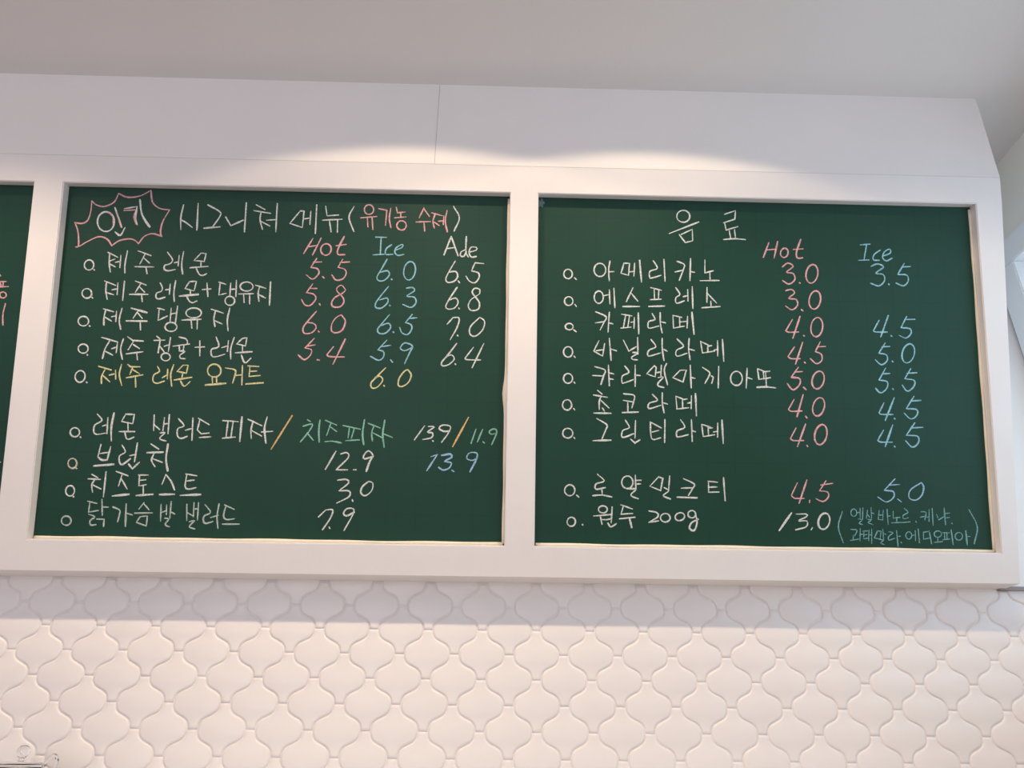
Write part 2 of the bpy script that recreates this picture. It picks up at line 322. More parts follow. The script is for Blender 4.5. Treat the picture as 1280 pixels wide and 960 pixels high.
# ------------------------------------------------------------------ chalk writing
# one line per piece of writing: board, kind, colour, row | strokes; a stroke is curved?,width:points (x along the wall, s up the board, 0.1 mm)
CHALK_DATA = """
1 heading pink -|1,10:-11539,9172 -11444,8953 -11397,8722 -11383,8503 -11455,8486;1,10:-11354,8504 -11140,8651 -10858,8785 -10631,8721 -10485,8531;1,10:-10487,8547 -10297,8690 -10007,8743 -9854,8681 -9781,8605;1,10:-9782,8617 -9644,8821 -9429,8903 -9165,8832;1,10:-9188,8839 -9222,8986 -9181,9259 -9022,9594;1,10:-9040,9586 -9303,9627 -9503,9798 -9575,10130;1,10:-9575,10130 -9851,9966 -10182,9919 -10440,10019;1,10:-10440,10019 -10540,9773 -10788,9642 -11014,9683 -11143,9797;1,10:-11143,9797 -11140,9524 -11196,9250 -11334,9149 -11538,9164;1,10:-10663,9488 -10532,9343 -10507,9150;0,10:-10442,9494 -10294,9077;0,10:-10253,9541 -9911,9569;1,10:-9928,9553 -9967,9357 -9894,9156
1 heading white -|1,12:-10761,8945 -10644,8938 -10545,9004 -10491,9126 -10496,9270 -10559,9399 -10663,9477 -10781,9484 -10879,9418 -10933,9296 -10928,9152 -10865,9023 -10761,8945;0,12:-10504,9617 -10270,9058;1,12:-10436,8926 -10291,8837 -10182,9060;0,10:-10246,9592 -9900,9663;1,11:-9910,9655 -9922,9358 -9863,9141;1,14:-9850,9860 -9773,9479 -9643,9248 -9518,9087;1,10:-8659,9740 -8706,9387 -8679,9029;1,10:-8701,9317 -8553,9235 -8373,9103;0,11:-8268,9789 -8249,9028;1,10:-8004,9756 -7679,9576 -7648,9451 -7840,9115;0,12:-8060,9091 -7626,9140;0,12:-7497,9423 -7342,9177 -7018,9341;0,11:-6965,9840 -6963,9007;0,10:-6693,9788 -6442,9656;0,10:-6749,9621 -6286,9554;1,10:-6549,9587 -6561,9360 -6478,9089;0,10:-6521,9314 -6283,9191;0,10:-6386,9356 -6152,9377;0,10:-6124,9841 -6117,9027;0,10:-5487,9640 -5748,9281 -5406,9172 -5383,9642 -5487,9640;0,10:-5363,9419 -5234,9442;0,10:-5199,9635 -5205,9255;0,10:-5048,9827 -5043,9005;0,10:-4803,9794 -4751,9520 -4435,9551;0,10:-4868,9392 -4335,9432;0,10:-4681,9385 -4617,9062;0,10:-4458,9410 -4448,9058;1,10:-4026,9805 -4151,9495 -4002,9088;1,10:-1306,9870 -1139,9547 -1276,9164
1 heading pink -|1,10:-3653,9593 -3587,9590 -3529,9623 -3494,9683 -3493,9754 -3525,9817 -3581,9855 -3647,9859 -3705,9826 -3740,9766 -3741,9695 -3709,9631 -3653,9593;0,10:-3832,9483 -3391,9533;0,10:-3652,9488 -3626,9226;0,10:-3526,9510 -3488,9159;0,10:-3355,9758 -3128,9716 -3149,9284;1,10:-3025,9778 -3052,9482 -2996,9217;0,10:-2876,9809 -2836,9652 -2619,9681;0,10:-2746,9655 -2738,9529;0,10:-2913,9505 -2595,9540;1,10:-2747,9168 -2681,9164 -2623,9196 -2588,9254 -2586,9323 -2618,9384 -2674,9421 -2740,9424 -2798,9393 -2833,9334 -2835,9266 -2803,9205 -2747,9168;0,10:-2115,9811 -2238,9521;0,10:-2114,9780 -1957,9567;0,10:-2320,9401 -1922,9423;0,10:-2102,9407 -2075,9145;0,10:-1904,9675 -1600,9595;1,10:-1808,9630 -1859,9432 -1811,9237;0,10:-1824,9413 -1678,9311;0,10:-1708,9436 -1570,9458;0,10:-1562,9596 -1574,9341;1,10:-1480,9756 -1520,9440 -1455,9136
1 column_heading pink -|0,11:-5103,8868 -5329,8437;0,11:-4880,8885 -5086,8404;0,10:-5209,8633 -4970,8677;1,11:-4809,8428 -4739,8405 -4667,8425 -4613,8482 -4592,8562 -4608,8644 -4658,8704 -4728,8728 -4800,8708 -4854,8650 -4875,8570 -4859,8489 -4809,8428;1,12:-4256,8946 -4407,8593 -4400,8438 -4214,8435;0,10:-4467,8677 -4190,8722
1 column_heading blue -|0,10:-3405,8946 -3106,8945;0,10:-3255,8938 -3258,8457;0,10:-3451,8444 -3154,8467;1,10:-2960,8742 -3104,8623 -3109,8468 -2912,8472;1,10:-2853,8590 -2677,8671 -2661,8757 -2826,8668 -2866,8531 -2780,8444 -2614,8479
1 column_heading white -|0,12:-1347,9013 -1531,8484;0,12:-1347,9013 -1145,8466;0,10:-1450,8668 -1219,8705;1,10:-936,8653 -1066,8584 -1082,8475 -988,8458 -924,8595;1,10:-934,9023 -935,8595 -867,8441;1,10:-859,8577 -655,8640 -657,8718 -806,8714 -848,8558 -781,8443 -643,8465
1 menu_entry white a1|1,10:-11099,7864 -11035,7848 -10975,7871 -10934,7925 -10924,7997 -10948,8066 -10998,8115 -11062,8130 -11123,8107 -11163,8053 -11173,7981 -11149,7912 -11099,7864;0,11:-10913,7870 -10889,7848;0,10:-10580,8356 -10300,8220;1,10:-10532,8315 -10514,8032 -10464,7804;0,10:-10503,8116 -10369,8173;0,10:-10503,8032 -10342,7951;0,10:-10353,8081 -10223,8107;0,10:-10224,8276 -10223,7931;1,10:-10059,8414 -10093,8041 -10078,7782;0,10:-9776,8413 -9416,8286;0,10:-9584,8321 -9697,8050;0,10:-9601,8213 -9442,8075;0,10:-9830,7970 -9317,7974;0,10:-9528,7958 -9484,7779;1,10:-8987,8392 -8835,8184 -8906,8068 -9032,8026 -9034,7912 -8928,7876 -8740,7918;0,10:-8780,8101 -8665,8134;0,10:-8668,8311 -8674,8015;1,10:-8558,8421 -8583,8075 -8536,7789;0,10:-8084,8393 -8260,8178 -7985,8157 -7953,8377 -8084,8393;0,10:-8074,8155 -8063,8010;0,10:-8355,7973 -7872,8022;1,10:-8180,7950 -8095,7799 -8001,7766 -7895,7822
1 price pink a1|0,10:-4969,8310 -5115,8056;1,10:-5115,8056 -4936,8022 -4892,7888 -5050,7732 -5234,7850;0,10:-5056,8200 -4824,8217;0,10:-4788,7806 -4738,7762;0,10:-4264,8306 -4382,8073;1,10:-4382,8073 -4206,8026 -4156,7905 -4238,7757 -4421,7719 -4539,7858;0,10:-4341,8208 -4074,8233
1 price blue a1|1,10:-3067,8333 -3212,8041 -3322,7827 -3273,7725 -3125,7736 -2990,7892 -3043,8006 -3227,7964;0,11:-2934,7782 -2911,7759;1,10:-2531,7783 -2453,7761 -2373,7809 -2313,7913 -2290,8045 -2309,8171 -2365,8256 -2444,8278 -2524,8231 -2584,8126 -2607,7994 -2588,7868 -2531,7783
1 price white a1|1,10:-1216,8325 -1369,8043 -1463,7810 -1397,7716 -1231,7758 -1141,7894 -1201,8028 -1379,8005;0,10:-1127,7772 -1081,7711;0,10:-677,8290 -772,8056;1,10:-772,8056 -584,8003 -563,7869 -671,7724 -821,7767 -918,7907;0,10:-665,8283 -441,8265
1 menu_entry white a2|1,10:-11063,7079 -10997,7076 -10941,7107 -10909,7165 -10911,7233 -10946,7294 -11004,7331 -11070,7334 -11127,7303 -11158,7245 -11156,7177 -11121,7116 -11063,7079;0,11:-10889,7099 -10865,7076;0,10:-10592,7556 -10289,7441;1,10:-10541,7519 -10538,7284 -10480,7051;0,10:-10516,7239 -10317,7183;0,10:-10377,7318 -10223,7351;0,10:-10237,7510 -10230,7185;0,10:-10066,7567 -10071,7029;0,10:-9778,7574 -9476,7466;0,10:-9626,7512 -9752,7263;0,10:-9655,7417 -9507,7268;0,12:-9903,7203 -9408,7214;0,10:-9582,7198 -9548,7010;1,10:-9116,7542 -9042,7392 -9078,7296 -9185,7256 -9192,7124 -9099,7095 -8949,7148;0,10:-8954,7348 -8850,7366;0,10:-8846,7510 -8846,7226;1,10:-8708,7608 -8730,7285 -8699,7028;0,10:-8337,7590 -8443,7397 -8197,7334 -8154,7601 -8337,7590;0,10:-8301,7351 -8285,7238;0,15:-8573,7182 -8073,7242;1,10:-8380,7186 -8316,7067 -8220,7008 -8096,7064;0,10:-7980,7377 -7747,7401;0,10:-7869,7562 -7819,7183;0,10:-7555,7595 -7360,7535;0,10:-7517,7577 -7530,7235 -7336,7288;0,10:-7234,7576 -7236,7222;0,10:-7088,7651 -7073,7199;0,10:-7247,7393 -7094,7411;1,10:-7260,6963 -7193,6960 -7136,6990 -7102,7044 -7102,7109 -7135,7166 -7193,7201 -7259,7204 -7317,7174 -7350,7120 -7350,7055 -7317,6998 -7260,6963;1,10:-6853,7366 -6764,7364 -6686,7394 -6639,7449 -6637,7514 -6681,7571 -6757,7606 -6847,7609 -6925,7578 -6971,7523 -6973,7458 -6930,7401 -6853,7366;0,10:-7005,7276 -6609,7293;0,10:-6873,7279 -6842,7041;0,10:-6711,7283 -6694,7006;0,10:-6569,7529 -6280,7444;1,10:-6456,7494 -6486,7314 -6449,7080;0,10:-6468,7273 -6279,7178;0,12:-6173,7626 -6164,6980
1 price pink a2|0,10:-5036,7601 -5196,7353;1,10:-5196,7353 -4991,7308 -4940,7176 -5067,7007 -5215,7011 -5322,7168;0,10:-5129,7469 -4919,7474;0,10:-4838,7057 -4803,7009;1,10:-4150,7452 -4266,7579 -4388,7493 -4361,7387 -4233,7267 -4178,7117 -4275,6982 -4459,6978 -4508,7091 -4427,7233 -4237,7351 -4156,7429
1 price blue a2|1,10:-3000,7569 -3183,7328 -3329,7097 -3317,6983 -3169,6967 -3009,7122 -3025,7248 -3222,7194;0,11:-2954,7055 -2931,7033;1,10:-2517,7533 -2358,7556 -2292,7469 -2498,7312 -2301,7290 -2244,7139 -2376,7003 -2601,7082
1 price white a2|1,10:-1145,7593 -1330,7291 -1442,7061 -1377,6978 -1211,7008 -1111,7163 -1181,7287 -1365,7222;0,11:-1093,7015 -1070,6992;1,10:-535,7423 -537,7538 -668,7573 -740,7457 -644,7325 -540,7175 -562,6996 -747,6954 -835,7073 -772,7246 -626,7352 -535,7423
1 menu_entry white a3|1,10:-11085,6321 -11014,6318 -10953,6349 -10919,6406 -10920,6473 -10957,6533 -11020,6570 -11091,6573 -11152,6542 -11187,6485 -11185,6417 -11148,6357 -11085,6321;0,11:-10886,6329 -10862,6307;0,10:-10559,6793 -10276,6716;1,10:-10492,6772 -10520,6569 -10507,6344;0,10:-10491,6562 -10311,6460;0,10:-10322,6580 -10194,6613;0,10:-10205,6733 -10201,6444;1,10:-10067,6822 -10112,6502 -10053,6242;0,15:-9824,6827 -9395,6712;0,10:-9636,6756 -9753,6554;0,10:-9658,6718 -9509,6552;0,12:-9928,6476 -9376,6480;0,10:-9557,6469 -9530,6234;0,10:-9133,6842 -8940,6797;0,10:-9084,6824 -9087,6505 -8850,6633;0,10:-8767,6849 -8768,6492;0,10:-8603,6909 -8626,6450;0,10:-8754,6688 -8625,6721;1,10:-8775,6218 -8694,6216 -8624,6245 -8583,6299 -8582,6363 -8622,6419 -8692,6454 -8773,6456 -8844,6427 -8884,6373 -8885,6309 -8845,6252 -8775,6218;1,10:-8219,6601 -8114,6599 -8021,6631 -7967,6691 -7965,6761 -8016,6823 -8106,6860 -8212,6862 -8305,6829 -8359,6770 -8361,6700 -8310,6638 -8219,6601;0,12:-8457,6529 -7950,6562;0,10:-8218,6541 -8179,6310;0,10:-8051,6545 -8039,6290;0,10:-7708,6845 -7371,6739;1,10:-7587,6799 -7616,6591 -7571,6367;0,10:-7590,6532 -7387,6446;1,10:-7213,6882 -7257,6561 -7218,6262
1 price pink a3|1,10:-4901,6844 -5117,6568 -5235,6377 -5191,6236 -5009,6251 -4888,6385 -4949,6504 -5152,6537;0,10:-4829,6311 -4798,6274;1,10:-4235,6763 -4117,6588 -4190,6342 -4351,6264 -4471,6318 -4472,6506 -4371,6677 -4235,6763
1 price blue a3|1,10:-2941,6794 -3116,6571 -3248,6380 -3196,6276 -3031,6283 -2898,6444 -2968,6556 -3150,6488;0,11:-2831,6325 -2808,6303;0,10:-2333,6814 -2509,6584;1,10:-2509,6584 -2360,6530 -2337,6399 -2442,6258 -2591,6300 -2659,6449;0,10:-2403,6699 -2201,6722
1 price white a3|0,10:-1391,6562 -1241,6742;1,10:-1248,6746 -1074,6735 -1123,6480 -1298,6138;0,11:-1110,6266 -1088,6244;1,10:-520,6769 -388,6665 -428,6438 -620,6253 -768,6299 -762,6507 -520,6769
1 menu_entry white a4|1,10:-11021,5586 -10953,5583 -10896,5612 -10863,5665 -10865,5728 -10900,5785 -10959,5819 -11026,5822 -11084,5792 -11116,5739 -11114,5676 -11080,5620 -11021,5586;0,11:-10874,5549 -10851,5528;0,11:-10532,6016 -10124,5905;1,10:-10308,5938 -10414,5714 -10462,5447;0,10:-10396,5640 -10193,5541;0,10:-10245,5717 -10112,5764;0,10:-10103,5905 -10116,5609;1,10:-9958,5990 -10007,5722 -9938,5435;0,10:-9855,6052 -9712,5950 -9422,5938;0,10:-9685,5932 -9810,5696;0,10:-9685,5839 -9513,5732;0,10:-9851,5584 -9409,5652;0,10:-9575,5612 -9541,5428;0,10:-9089,6075 -8992,6002;0,10:-9152,5962 -8863,5975;0,12:-8989,5965 -9017,5630;0,10:-9004,5835 -8856,5652;0,10:-8868,5811 -8745,5851;0,10:-8724,6052 -8749,5673;1,10:-8840,5425 -8778,5422 -8725,5447 -8694,5492 -8694,5546 -8725,5593 -8779,5622 -8840,5624 -8894,5600 -8925,5555 -8925,5501 -8894,5454 -8840,5425;1,10:-8502,6068 -8309,6016 -8266,5924 -8280,5868;0,10:-8638,5816 -8209,5884;0,10:-8476,5826 -8460,5708;0,10:-8351,5848 -8365,5699;1,10:-8466,5693 -8320,5681 -8439,5575 -8414,5494 -8287,5485;0,10:-8057,5798 -7805,5814;0,10:-7944,5978 -7914,5570;1,10:-7523,6088 -7436,5884 -7466,5802 -7619,5751 -7607,5591 -7514,5549 -7258,5628;0,10:-7350,5804 -7201,5852;0,10:-7189,6001 -7198,5703;1,10:-7042,6086 -7113,5779 -7093,5498;0,10:-6822,6064 -6965,5912 -6729,5861 -6707,6085 -6822,6064;0,10:-6809,5860 -6799,5711;0,12:-6985,5670 -6538,5709;1,11:-6822,5618 -6753,5452 -6689,5409 -6563,5538
1 price pink a4|0,11:-4921,6103 -5151,5837;1,10:-5151,5837 -4985,5795 -4996,5654 -5152,5521 -5323,5647;0,10:-5099,5886 -4882,5928;0,10:-4818,5527 -4751,5514;0,11:-4398,5889 -4566,5662;1,10:-4566,5662 -4502,5619 -4319,5611 -4093,5616;0,12:-4094,6101 -4390,5417
1 price blue a4|0,10:-2987,6093 -3215,5827;1,10:-3215,5827 -3066,5777 -3061,5636 -3185,5541 -3408,5648;0,10:-3127,5914 -2872,5957;0,10:-2871,5565 -2810,5492;1,10:-2302,5912 -2500,5815 -2620,5887 -2508,6028 -2303,5949 -2370,5761 -2495,5461
1 price white a4|1,10:-1119,6041 -1360,5707 -1509,5517 -1480,5425 -1317,5465 -1174,5617 -1251,5727 -1403,5669;0,11:-1152,5491 -1130,5469;0,10:-668,5945 -889,5641;1,10:-889,5641 -825,5605 -469,5605;0,10:-394,6055 -692,5392
1 menu_entry yellow a5|0,11:-10540,5239 -10201,5146;1,10:-10355,5180 -10437,4976 -10426,4775;0,10:-10410,4995 -10208,4827;0,10:-10242,5009 -10092,5049;0,10:-10093,5148 -10064,4903;1,10:-9948,5298 -9981,5022 -9892,4738;0,10:-9783,5301 -9706,5240 -9454,5245;0,10:-9651,5230 -9706,5034;0,10:-9645,5168 -9456,5061;0,12:-9795,4945 -9364,5034;0,10:-9558,4986 -9526,4701;1,10:-9005,5268 -8940,5133 -9077,5039 -9088,4874 -8986,4813 -8787,4879;0,10:-8855,4962 -8746,5038;0,10:-8730,5200 -8719,4936;1,10:-8582,5321 -8640,5047 -8587,4740;0,10:-8335,5311 -8478,5142 -8233,5099 -8202,5313 -8335,5311;0,10:-8330,5097 -8339,4980;0,12:-8539,4910 -8080,4992;1,10:-8368,4887 -8305,4779 -8242,4754 -8115,4881;1,11:-7551,5015 -7460,5011 -7380,5052 -7335,5127 -7335,5216 -7380,5296 -7460,5344 -7552,5349 -7631,5308 -7677,5232 -7677,5143 -7631,5063 -7551,5015;0,10:-7549,5024 -7530,4855;0,10:-7434,5026 -7422,4857;0,14:-7712,4790 -7176,4847;1,10:-7222,5259 -6984,5219 -6942,5135 -7003,4858;0,10:-6945,5061 -6776,5083;0,10:-6775,5334 -6758,4808;0,10:-6636,5325 -6338,5313;0,10:-6574,5308 -6582,5042 -6287,5074;0,10:-6565,5179 -6385,5194;0,13:-6652,4839 -6196,4881
1 bullet white a5|1,10:-11063,4824 -10998,4803 -10933,4823 -10886,4879 -10868,4957 -10885,5035 -10933,5093 -10998,5114 -11063,5094 -11111,5038 -11128,4960 -11111,4882 -11063,4824;0,11:-10823,4815 -10800,4794
1 price yellow a5|1,10:-2987,5348 -3204,5114 -3360,4927 -3329,4798 -3192,4819 -3054,5006 -3131,5116 -3257,5084;0,11:-3023,4870 -3000,4849;1,10:-2402,5303 -2306,5168 -2371,4964 -2538,4850 -2638,4885 -2619,5070 -2481,5269 -2402,5303
1 menu_entry white a6|1,10:-11021,3375 -10959,3372 -10905,3400 -10875,3451 -10877,3512 -10910,3566 -10965,3600 -11027,3603 -11081,3575 -11111,3523 -11109,3462 -11076,3408 -11021,3375;0,11:-10847,3371 -10824,3350;1,10:-10459,3972 -10324,3812 -10497,3683 -10510,3521 -10439,3443 -10187,3483;0,10:-10299,3661 -10161,3707;0,10:-10177,3887 -10164,3462;1,13:-10028,4012 -10066,3636 -10034,3278;0,10:-9723,3985 -9813,3792 -9523,3736 -9497,3978 -9723,3985;0,10:-9650,3770 -9626,3565;0,10:-9860,3525 -9445,3532;1,10:-9707,3517 -9658,3363 -9595,3328 -9458,3388;0,10:-8983,3980 -8964,3566;0,10:-8970,3728 -8809,3594;0,10:-8710,3913 -8725,3570;0,10:-8591,3994 -8587,3489;0,10:-8721,3739 -8594,3763;1,10:-8791,3508 -8668,3517 -8792,3378 -8742,3329 -8622,3302;1,10:-8345,3890 -8188,3705 -8343,3631 -8334,3433 -8234,3373 -8078,3437;0,10:-8143,3591 -7958,3644;0,11:-7972,3919 -7956,3328;0,10:-7828,3910 -7537,3746;0,10:-7789,3875 -7834,3603 -7727,3504 -7521,3530;0,10:-7773,3407 -7471,3430;0,10:-7194,3860 -6784,3838;0,10:-7053,3834 -7078,3419;0,10:-6919,3825 -6953,3421;0,11:-7166,3399 -6836,3434;0,13:-6699,3967 -6714,3321;0,10:-6538,3908 -6161,3741;1,10:-6399,3863 -6441,3628 -6419,3405;0,10:-6418,3610 -6152,3471;1,12:-6040,3979 -6092,3670 -6033,3289;0,10:-6166,3578 -5873,3602
1 divider_stroke orange a6|0,12:-5388,4026 -5888,3134
1 option_name green a6|0,10:-4987,3925 -4901,3872;1,10:-5092,3749 -4851,3808 -4924,3625 -5141,3333;0,10:-4975,3574 -4804,3386;1,11:-4656,3931 -4674,3659 -4647,3335;0,10:-4515,3915 -4213,3793;0,10:-4367,3845 -4462,3518;0,10:-4403,3765 -4205,3624;1,10:-4497,3352 -4318,3369 -4065,3330;0,10:-4044,3786 -3586,3696;0,10:-3876,3745 -3899,3463;0,10:-3752,3704 -3813,3457;0,10:-3960,3390 -3595,3417;1,12:-3492,3951 -3526,3570 -3482,3290;0,10:-3387,3855 -3068,3737;1,10:-3230,3811 -3287,3611 -3260,3394;0,10:-3265,3611 -3011,3485;1,12:-2958,3950 -2997,3579 -2947,3227;0,10:-2961,3580 -2742,3497
1 price white a6|0,10:-1905,3816 -2163,3442;1,10:-1806,3800 -1651,3791 -1827,3654 -1693,3631 -1714,3511 -1947,3453;0,11:-1687,3432 -1664,3411;1,10:-1239,3690 -1394,3680 -1523,3750 -1435,3842 -1228,3810 -1284,3627 -1447,3389
1 divider_stroke orange a6|0,12:-755,4062 -1155,3279
1 price green a6|0,10:-552,3749 -674,3374;0,10:-375,3752 -509,3413;0,10:-364,3426 -320,3387;1,10:-17,3649 -162,3629 -200,3701 -74,3768 0,3686 -131,3347
1 menu_entry white a7|0,11:-10291,3184 -10343,2862;1,13:-10343,2862 -10237,2782 -10096,2785;0,12:-10038,3128 -10096,2785;0,10:-10305,2945 -10071,2984;0,15:-10427,2623 -9916,2674;1,11:-9748,3176 -9648,2999 -9787,2897 -9773,2730 -9697,2671 -9498,2830;0,10:-9523,2905 -9366,2939;0,12:-9356,3236 -9392,2747;0,13:-9539,2687 -9434,2568 -9261,2738;0,11:-9006,3217 -8793,3085;0,14:-9087,2990 -8673,3008;1,10:-8901,2976 -8957,2797 -8852,2628;0,10:-8925,2833 -8670,2744;1,14:-8566,3224 -8585,2838 -8517,2520
1 bullet cream a7|1,10:-11004,2560 -10945,2557 -10896,2587 -10869,2642 -10871,2708 -10902,2767 -10954,2803 -11013,2806 -11062,2776 -11090,2721 -11087,2655 -11056,2596 -11004,2560;0,11:-10876,2566 -10853,2545
1 price white a7|0,12:-4198,3109 -4450,2636;1,10:-4069,3039 -3917,3077 -3868,2953 -4175,2626;0,10:-4175,2626 -3871,2631;0,10:-3725,2634 -3650,2635;1,12:-3218,2992 -3437,2924 -3476,2995 -3357,3134 -3233,3017 -3309,2855 -3387,2596
1 price lightblue a7|0,12:-1563,3045 -1813,2643;0,8:-1717,3007 -1539,3071;1,12:-1437,3047 -1215,3083 -1170,3005 -1354,2894 -1180,2861 -1223,2728 -1383,2665 -1507,2734;0,10:-1157,2668 -1095,2627;1,10:-499,3002 -635,2928 -780,2987 -711,3121 -524,3124 -520,2973 -689,2626
1 menu_entry white a8|1,10:-11012,1855 -10955,1844 -10901,1867 -10866,1920 -10859,1988 -10882,2052 -10929,2097 -10987,2108 -11040,2085 -11075,2032 -11082,1964 -11059,1899 -11012,1855;0,11:-10880,1840 -10857,1820;0,10:-10457,2410 -10293,2321;0,10:-10544,2292 -10219,2280;1,10:-10367,2277 -10431,2136 -10393,1950;0,10:-10406,2136 -10183,2034;0,11:-10097,2483 -10108,1835;0,11:-9836,2491 -9524,2383;0,10:-9676,2430 -9747,2118;0,10:-9702,2324 -9519,2044;0,14:-9879,1863 -9455,1912;0,10:-9257,2408 -9004,2413;0,10:-9232,2402 -9227,2130 -9036,2165;0,10:-9225,2271 -9057,2292;0,10:-9115,2139 -9098,1939;0,13:-9276,1883 -8843,1921;0,10:-8554,2441 -8639,2178;1,11:-8537,2413 -8396,2239 -8303,2039;0,13:-8681,1917 -8294,1930;0,10:-8047,2456 -7753,2412;1,10:-8021,2439 -8040,2138 -7957,2069 -7759,2108;0,10:-8026,2273 -7816,2301;0,13:-8146,1904 -7622,1934
1 price white a8|1,10:-4119,2360 -3896,2382 -3831,2294 -4071,2088;1,10:-4071,2088 -3810,2082 -3804,1940 -4116,1770;0,10:-3719,1868 -3702,1819;1,10:-3312,2345 -3203,2293 -3224,2109 -3378,1972 -3499,2034 -3477,2193 -3312,2345
1 menu_entry pale a9|1,10:-11023,1106 -10960,1103 -10906,1130 -10876,1181 -10877,1242 -10911,1297 -10966,1330 -11030,1333 -11084,1305 -11114,1254 -11112,1193 -11079,1139 -11023,1106;0,10:-10498,1720 -10254,1665;0,10:-10441,1679 -10447,1445 -10196,1491;0,10:-10138,1771 -10093,1364;0,10:-10113,1579 -9952,1575;1,10:-10442,1393 -10279,1326 -10392,1227 -10364,1116 -10226,1132;0,11:-10221,1271 -10039,1267 -10037,1086;1,10:-9847,1584 -9665,1509 -9657,1412 -9691,1203;0,12:-9511,1666 -9482,1095;0,10:-9490,1432 -9326,1389;0,10:-9058,1708 -9177,1538;0,10:-9066,1683 -8912,1521;0,10:-9280,1435 -8819,1449;0,10:-9126,1350 -9212,1203 -8952,1116 -8945,1367 -9126,1350;0,10:-8619,1672 -8599,1247;0,10:-8602,1456 -8466,1517;0,10:-8477,1657 -8465,1413;0,10:-8365,1746 -8370,1320;0,10:-8380,1494 -8248,1426;1,10:-8499,1318 -8393,1299 -8474,1179 -8435,1124 -8356,1104;0,10:-7963,1682 -7932,1271;0,10:-7944,1473 -7790,1391;0,10:-7780,1727 -7770,1364;0,10:-7664,1729 -7663,1285;0,10:-7774,1556 -7663,1575;1,10:-7866,1237 -7739,1267 -7845,1143 -7831,1091 -7706,1058;1,10:-7495,1679 -7340,1482 -7495,1392 -7506,1253 -7435,1201 -7257,1256;0,10:-7330,1353 -7134,1415;1,10:-7137,1709 -7167,1380 -7121,1074;0,10:-6994,1680 -6733,1568;1,10:-6957,1656 -7003,1400 -6916,1307 -6717,1334;0,11:-7020,1190 -6585,1197
1 price white a9|0,10:-4565,1409 -4391,1590;1,10:-4398,1590 -4210,1593 -4257,1389 -4446,1085;0,10:-4281,1161 -4257,1116;1,10:-3644,1545 -3852,1447 -3926,1516 -3843,1633 -3672,1626 -3694,1467 -3895,1073
2 heading white -|1,10:4976,9574 5069,9570 5154,9612 5207,9687 5215,9777 5175,9857 5098,9905 5005,9909 4920,9867 4867,9791 4859,9702 4899,9622 4976,9574;0,10:4638,9235 5463,9586;0,10:4916,9214 5083,8986 5286,9046 5279,9371 4966,9215;0,10:6181,9823 6492,9938 6468,9689 6149,9578;0,10:6185,9579 6216,9370 6543,9480;0,10:6306,9358 6336,9140;0,10:6451,9389 6472,9166;1,10:6137,9098 6435,9128 6750,9112
2 column_heading pink -|0,12:7395,9039 7228,8613;0,12:7640,9077 7524,8597;0,10:7334,8829 7583,8857;1,11:7745,8641 7795,8623 7850,8641 7895,8690 7918,8757 7913,8823 7882,8872 7832,8889 7777,8871 7732,8822 7709,8756 7714,8689 7745,8641;1,12:8284,9152 8152,8787 8173,8621 8318,8629;0,10:8065,8859 8337,8884
2 column_heading blue -|0,10:9930,9032 10212,9062;0,10:10112,9041 10022,8621;0,10:9863,8590 10153,8610;1,10:10485,8896 10310,8766 10280,8617 10446,8603;1,10:10557,8726 10766,8823 10749,8930 10595,8843 10541,8679 10640,8593 10803,8671
2 menu_entry white b1|1,10:1821,7899 1880,7896 1934,7927 1967,7985 1970,8053 1944,8114 1894,8151 1834,8155 1781,8123 1748,8066 1745,7997 1771,7936 1821,7899;0,10:2035,7924 2089,7866;1,10:2675,7980 2758,7976 2832,8020 2878,8101 2884,8198 2848,8285 2779,8338 2696,8342 2622,8298 2576,8216 2570,8119 2607,8033 2675,7980;1,10:3003,8417 2967,8164 2984,7854;0,10:2976,8109 3109,8121;0,10:3386,8366 3305,8080 3509,8025 3538,8360 3386,8366;0,10:3545,8122 3670,8143;0,10:3680,8372 3655,7996;0,12:3815,8458 3863,7841;1,10:4190,8453 4299,8239 4097,8152 4087,7983 4140,7961 4399,8045;0,10:4485,8496 4508,7878;1,10:4842,8449 5037,8371 5027,8256 4896,7909;0,10:4784,8145 5017,8209;0,11:5219,8536 5190,7911;0,10:5204,8168 5324,8148;0,10:5612,8508 5605,8140 5839,8205;0,10:5740,8170 5744,7951;0,10:5467,7917 5994,7933
2 price pink b1|1,10:7745,8353 7898,8467 8047,8378 7853,8208 8040,8175 8078,8002 7908,7874 7737,7971;0,11:8196,7927 8222,7900;1,11:8452,7937 8532,7914 8618,7963 8688,8069 8722,8204 8712,8332 8660,8420 8581,8442 8494,8393 8425,8287 8390,8151 8401,8023 8452,7937
2 price blue b1|1,10:10202,8426 10387,8500 10549,8415 10328,8235 10529,8203 10560,8033 10399,7878 10169,7947;0,11:10659,7944 10685,7917;0,10:11134,8530 10935,8212;1,10:10935,8212 11183,8199 11218,8034 11075,7893 10872,7971;0,10:11051,8427 11301,8446
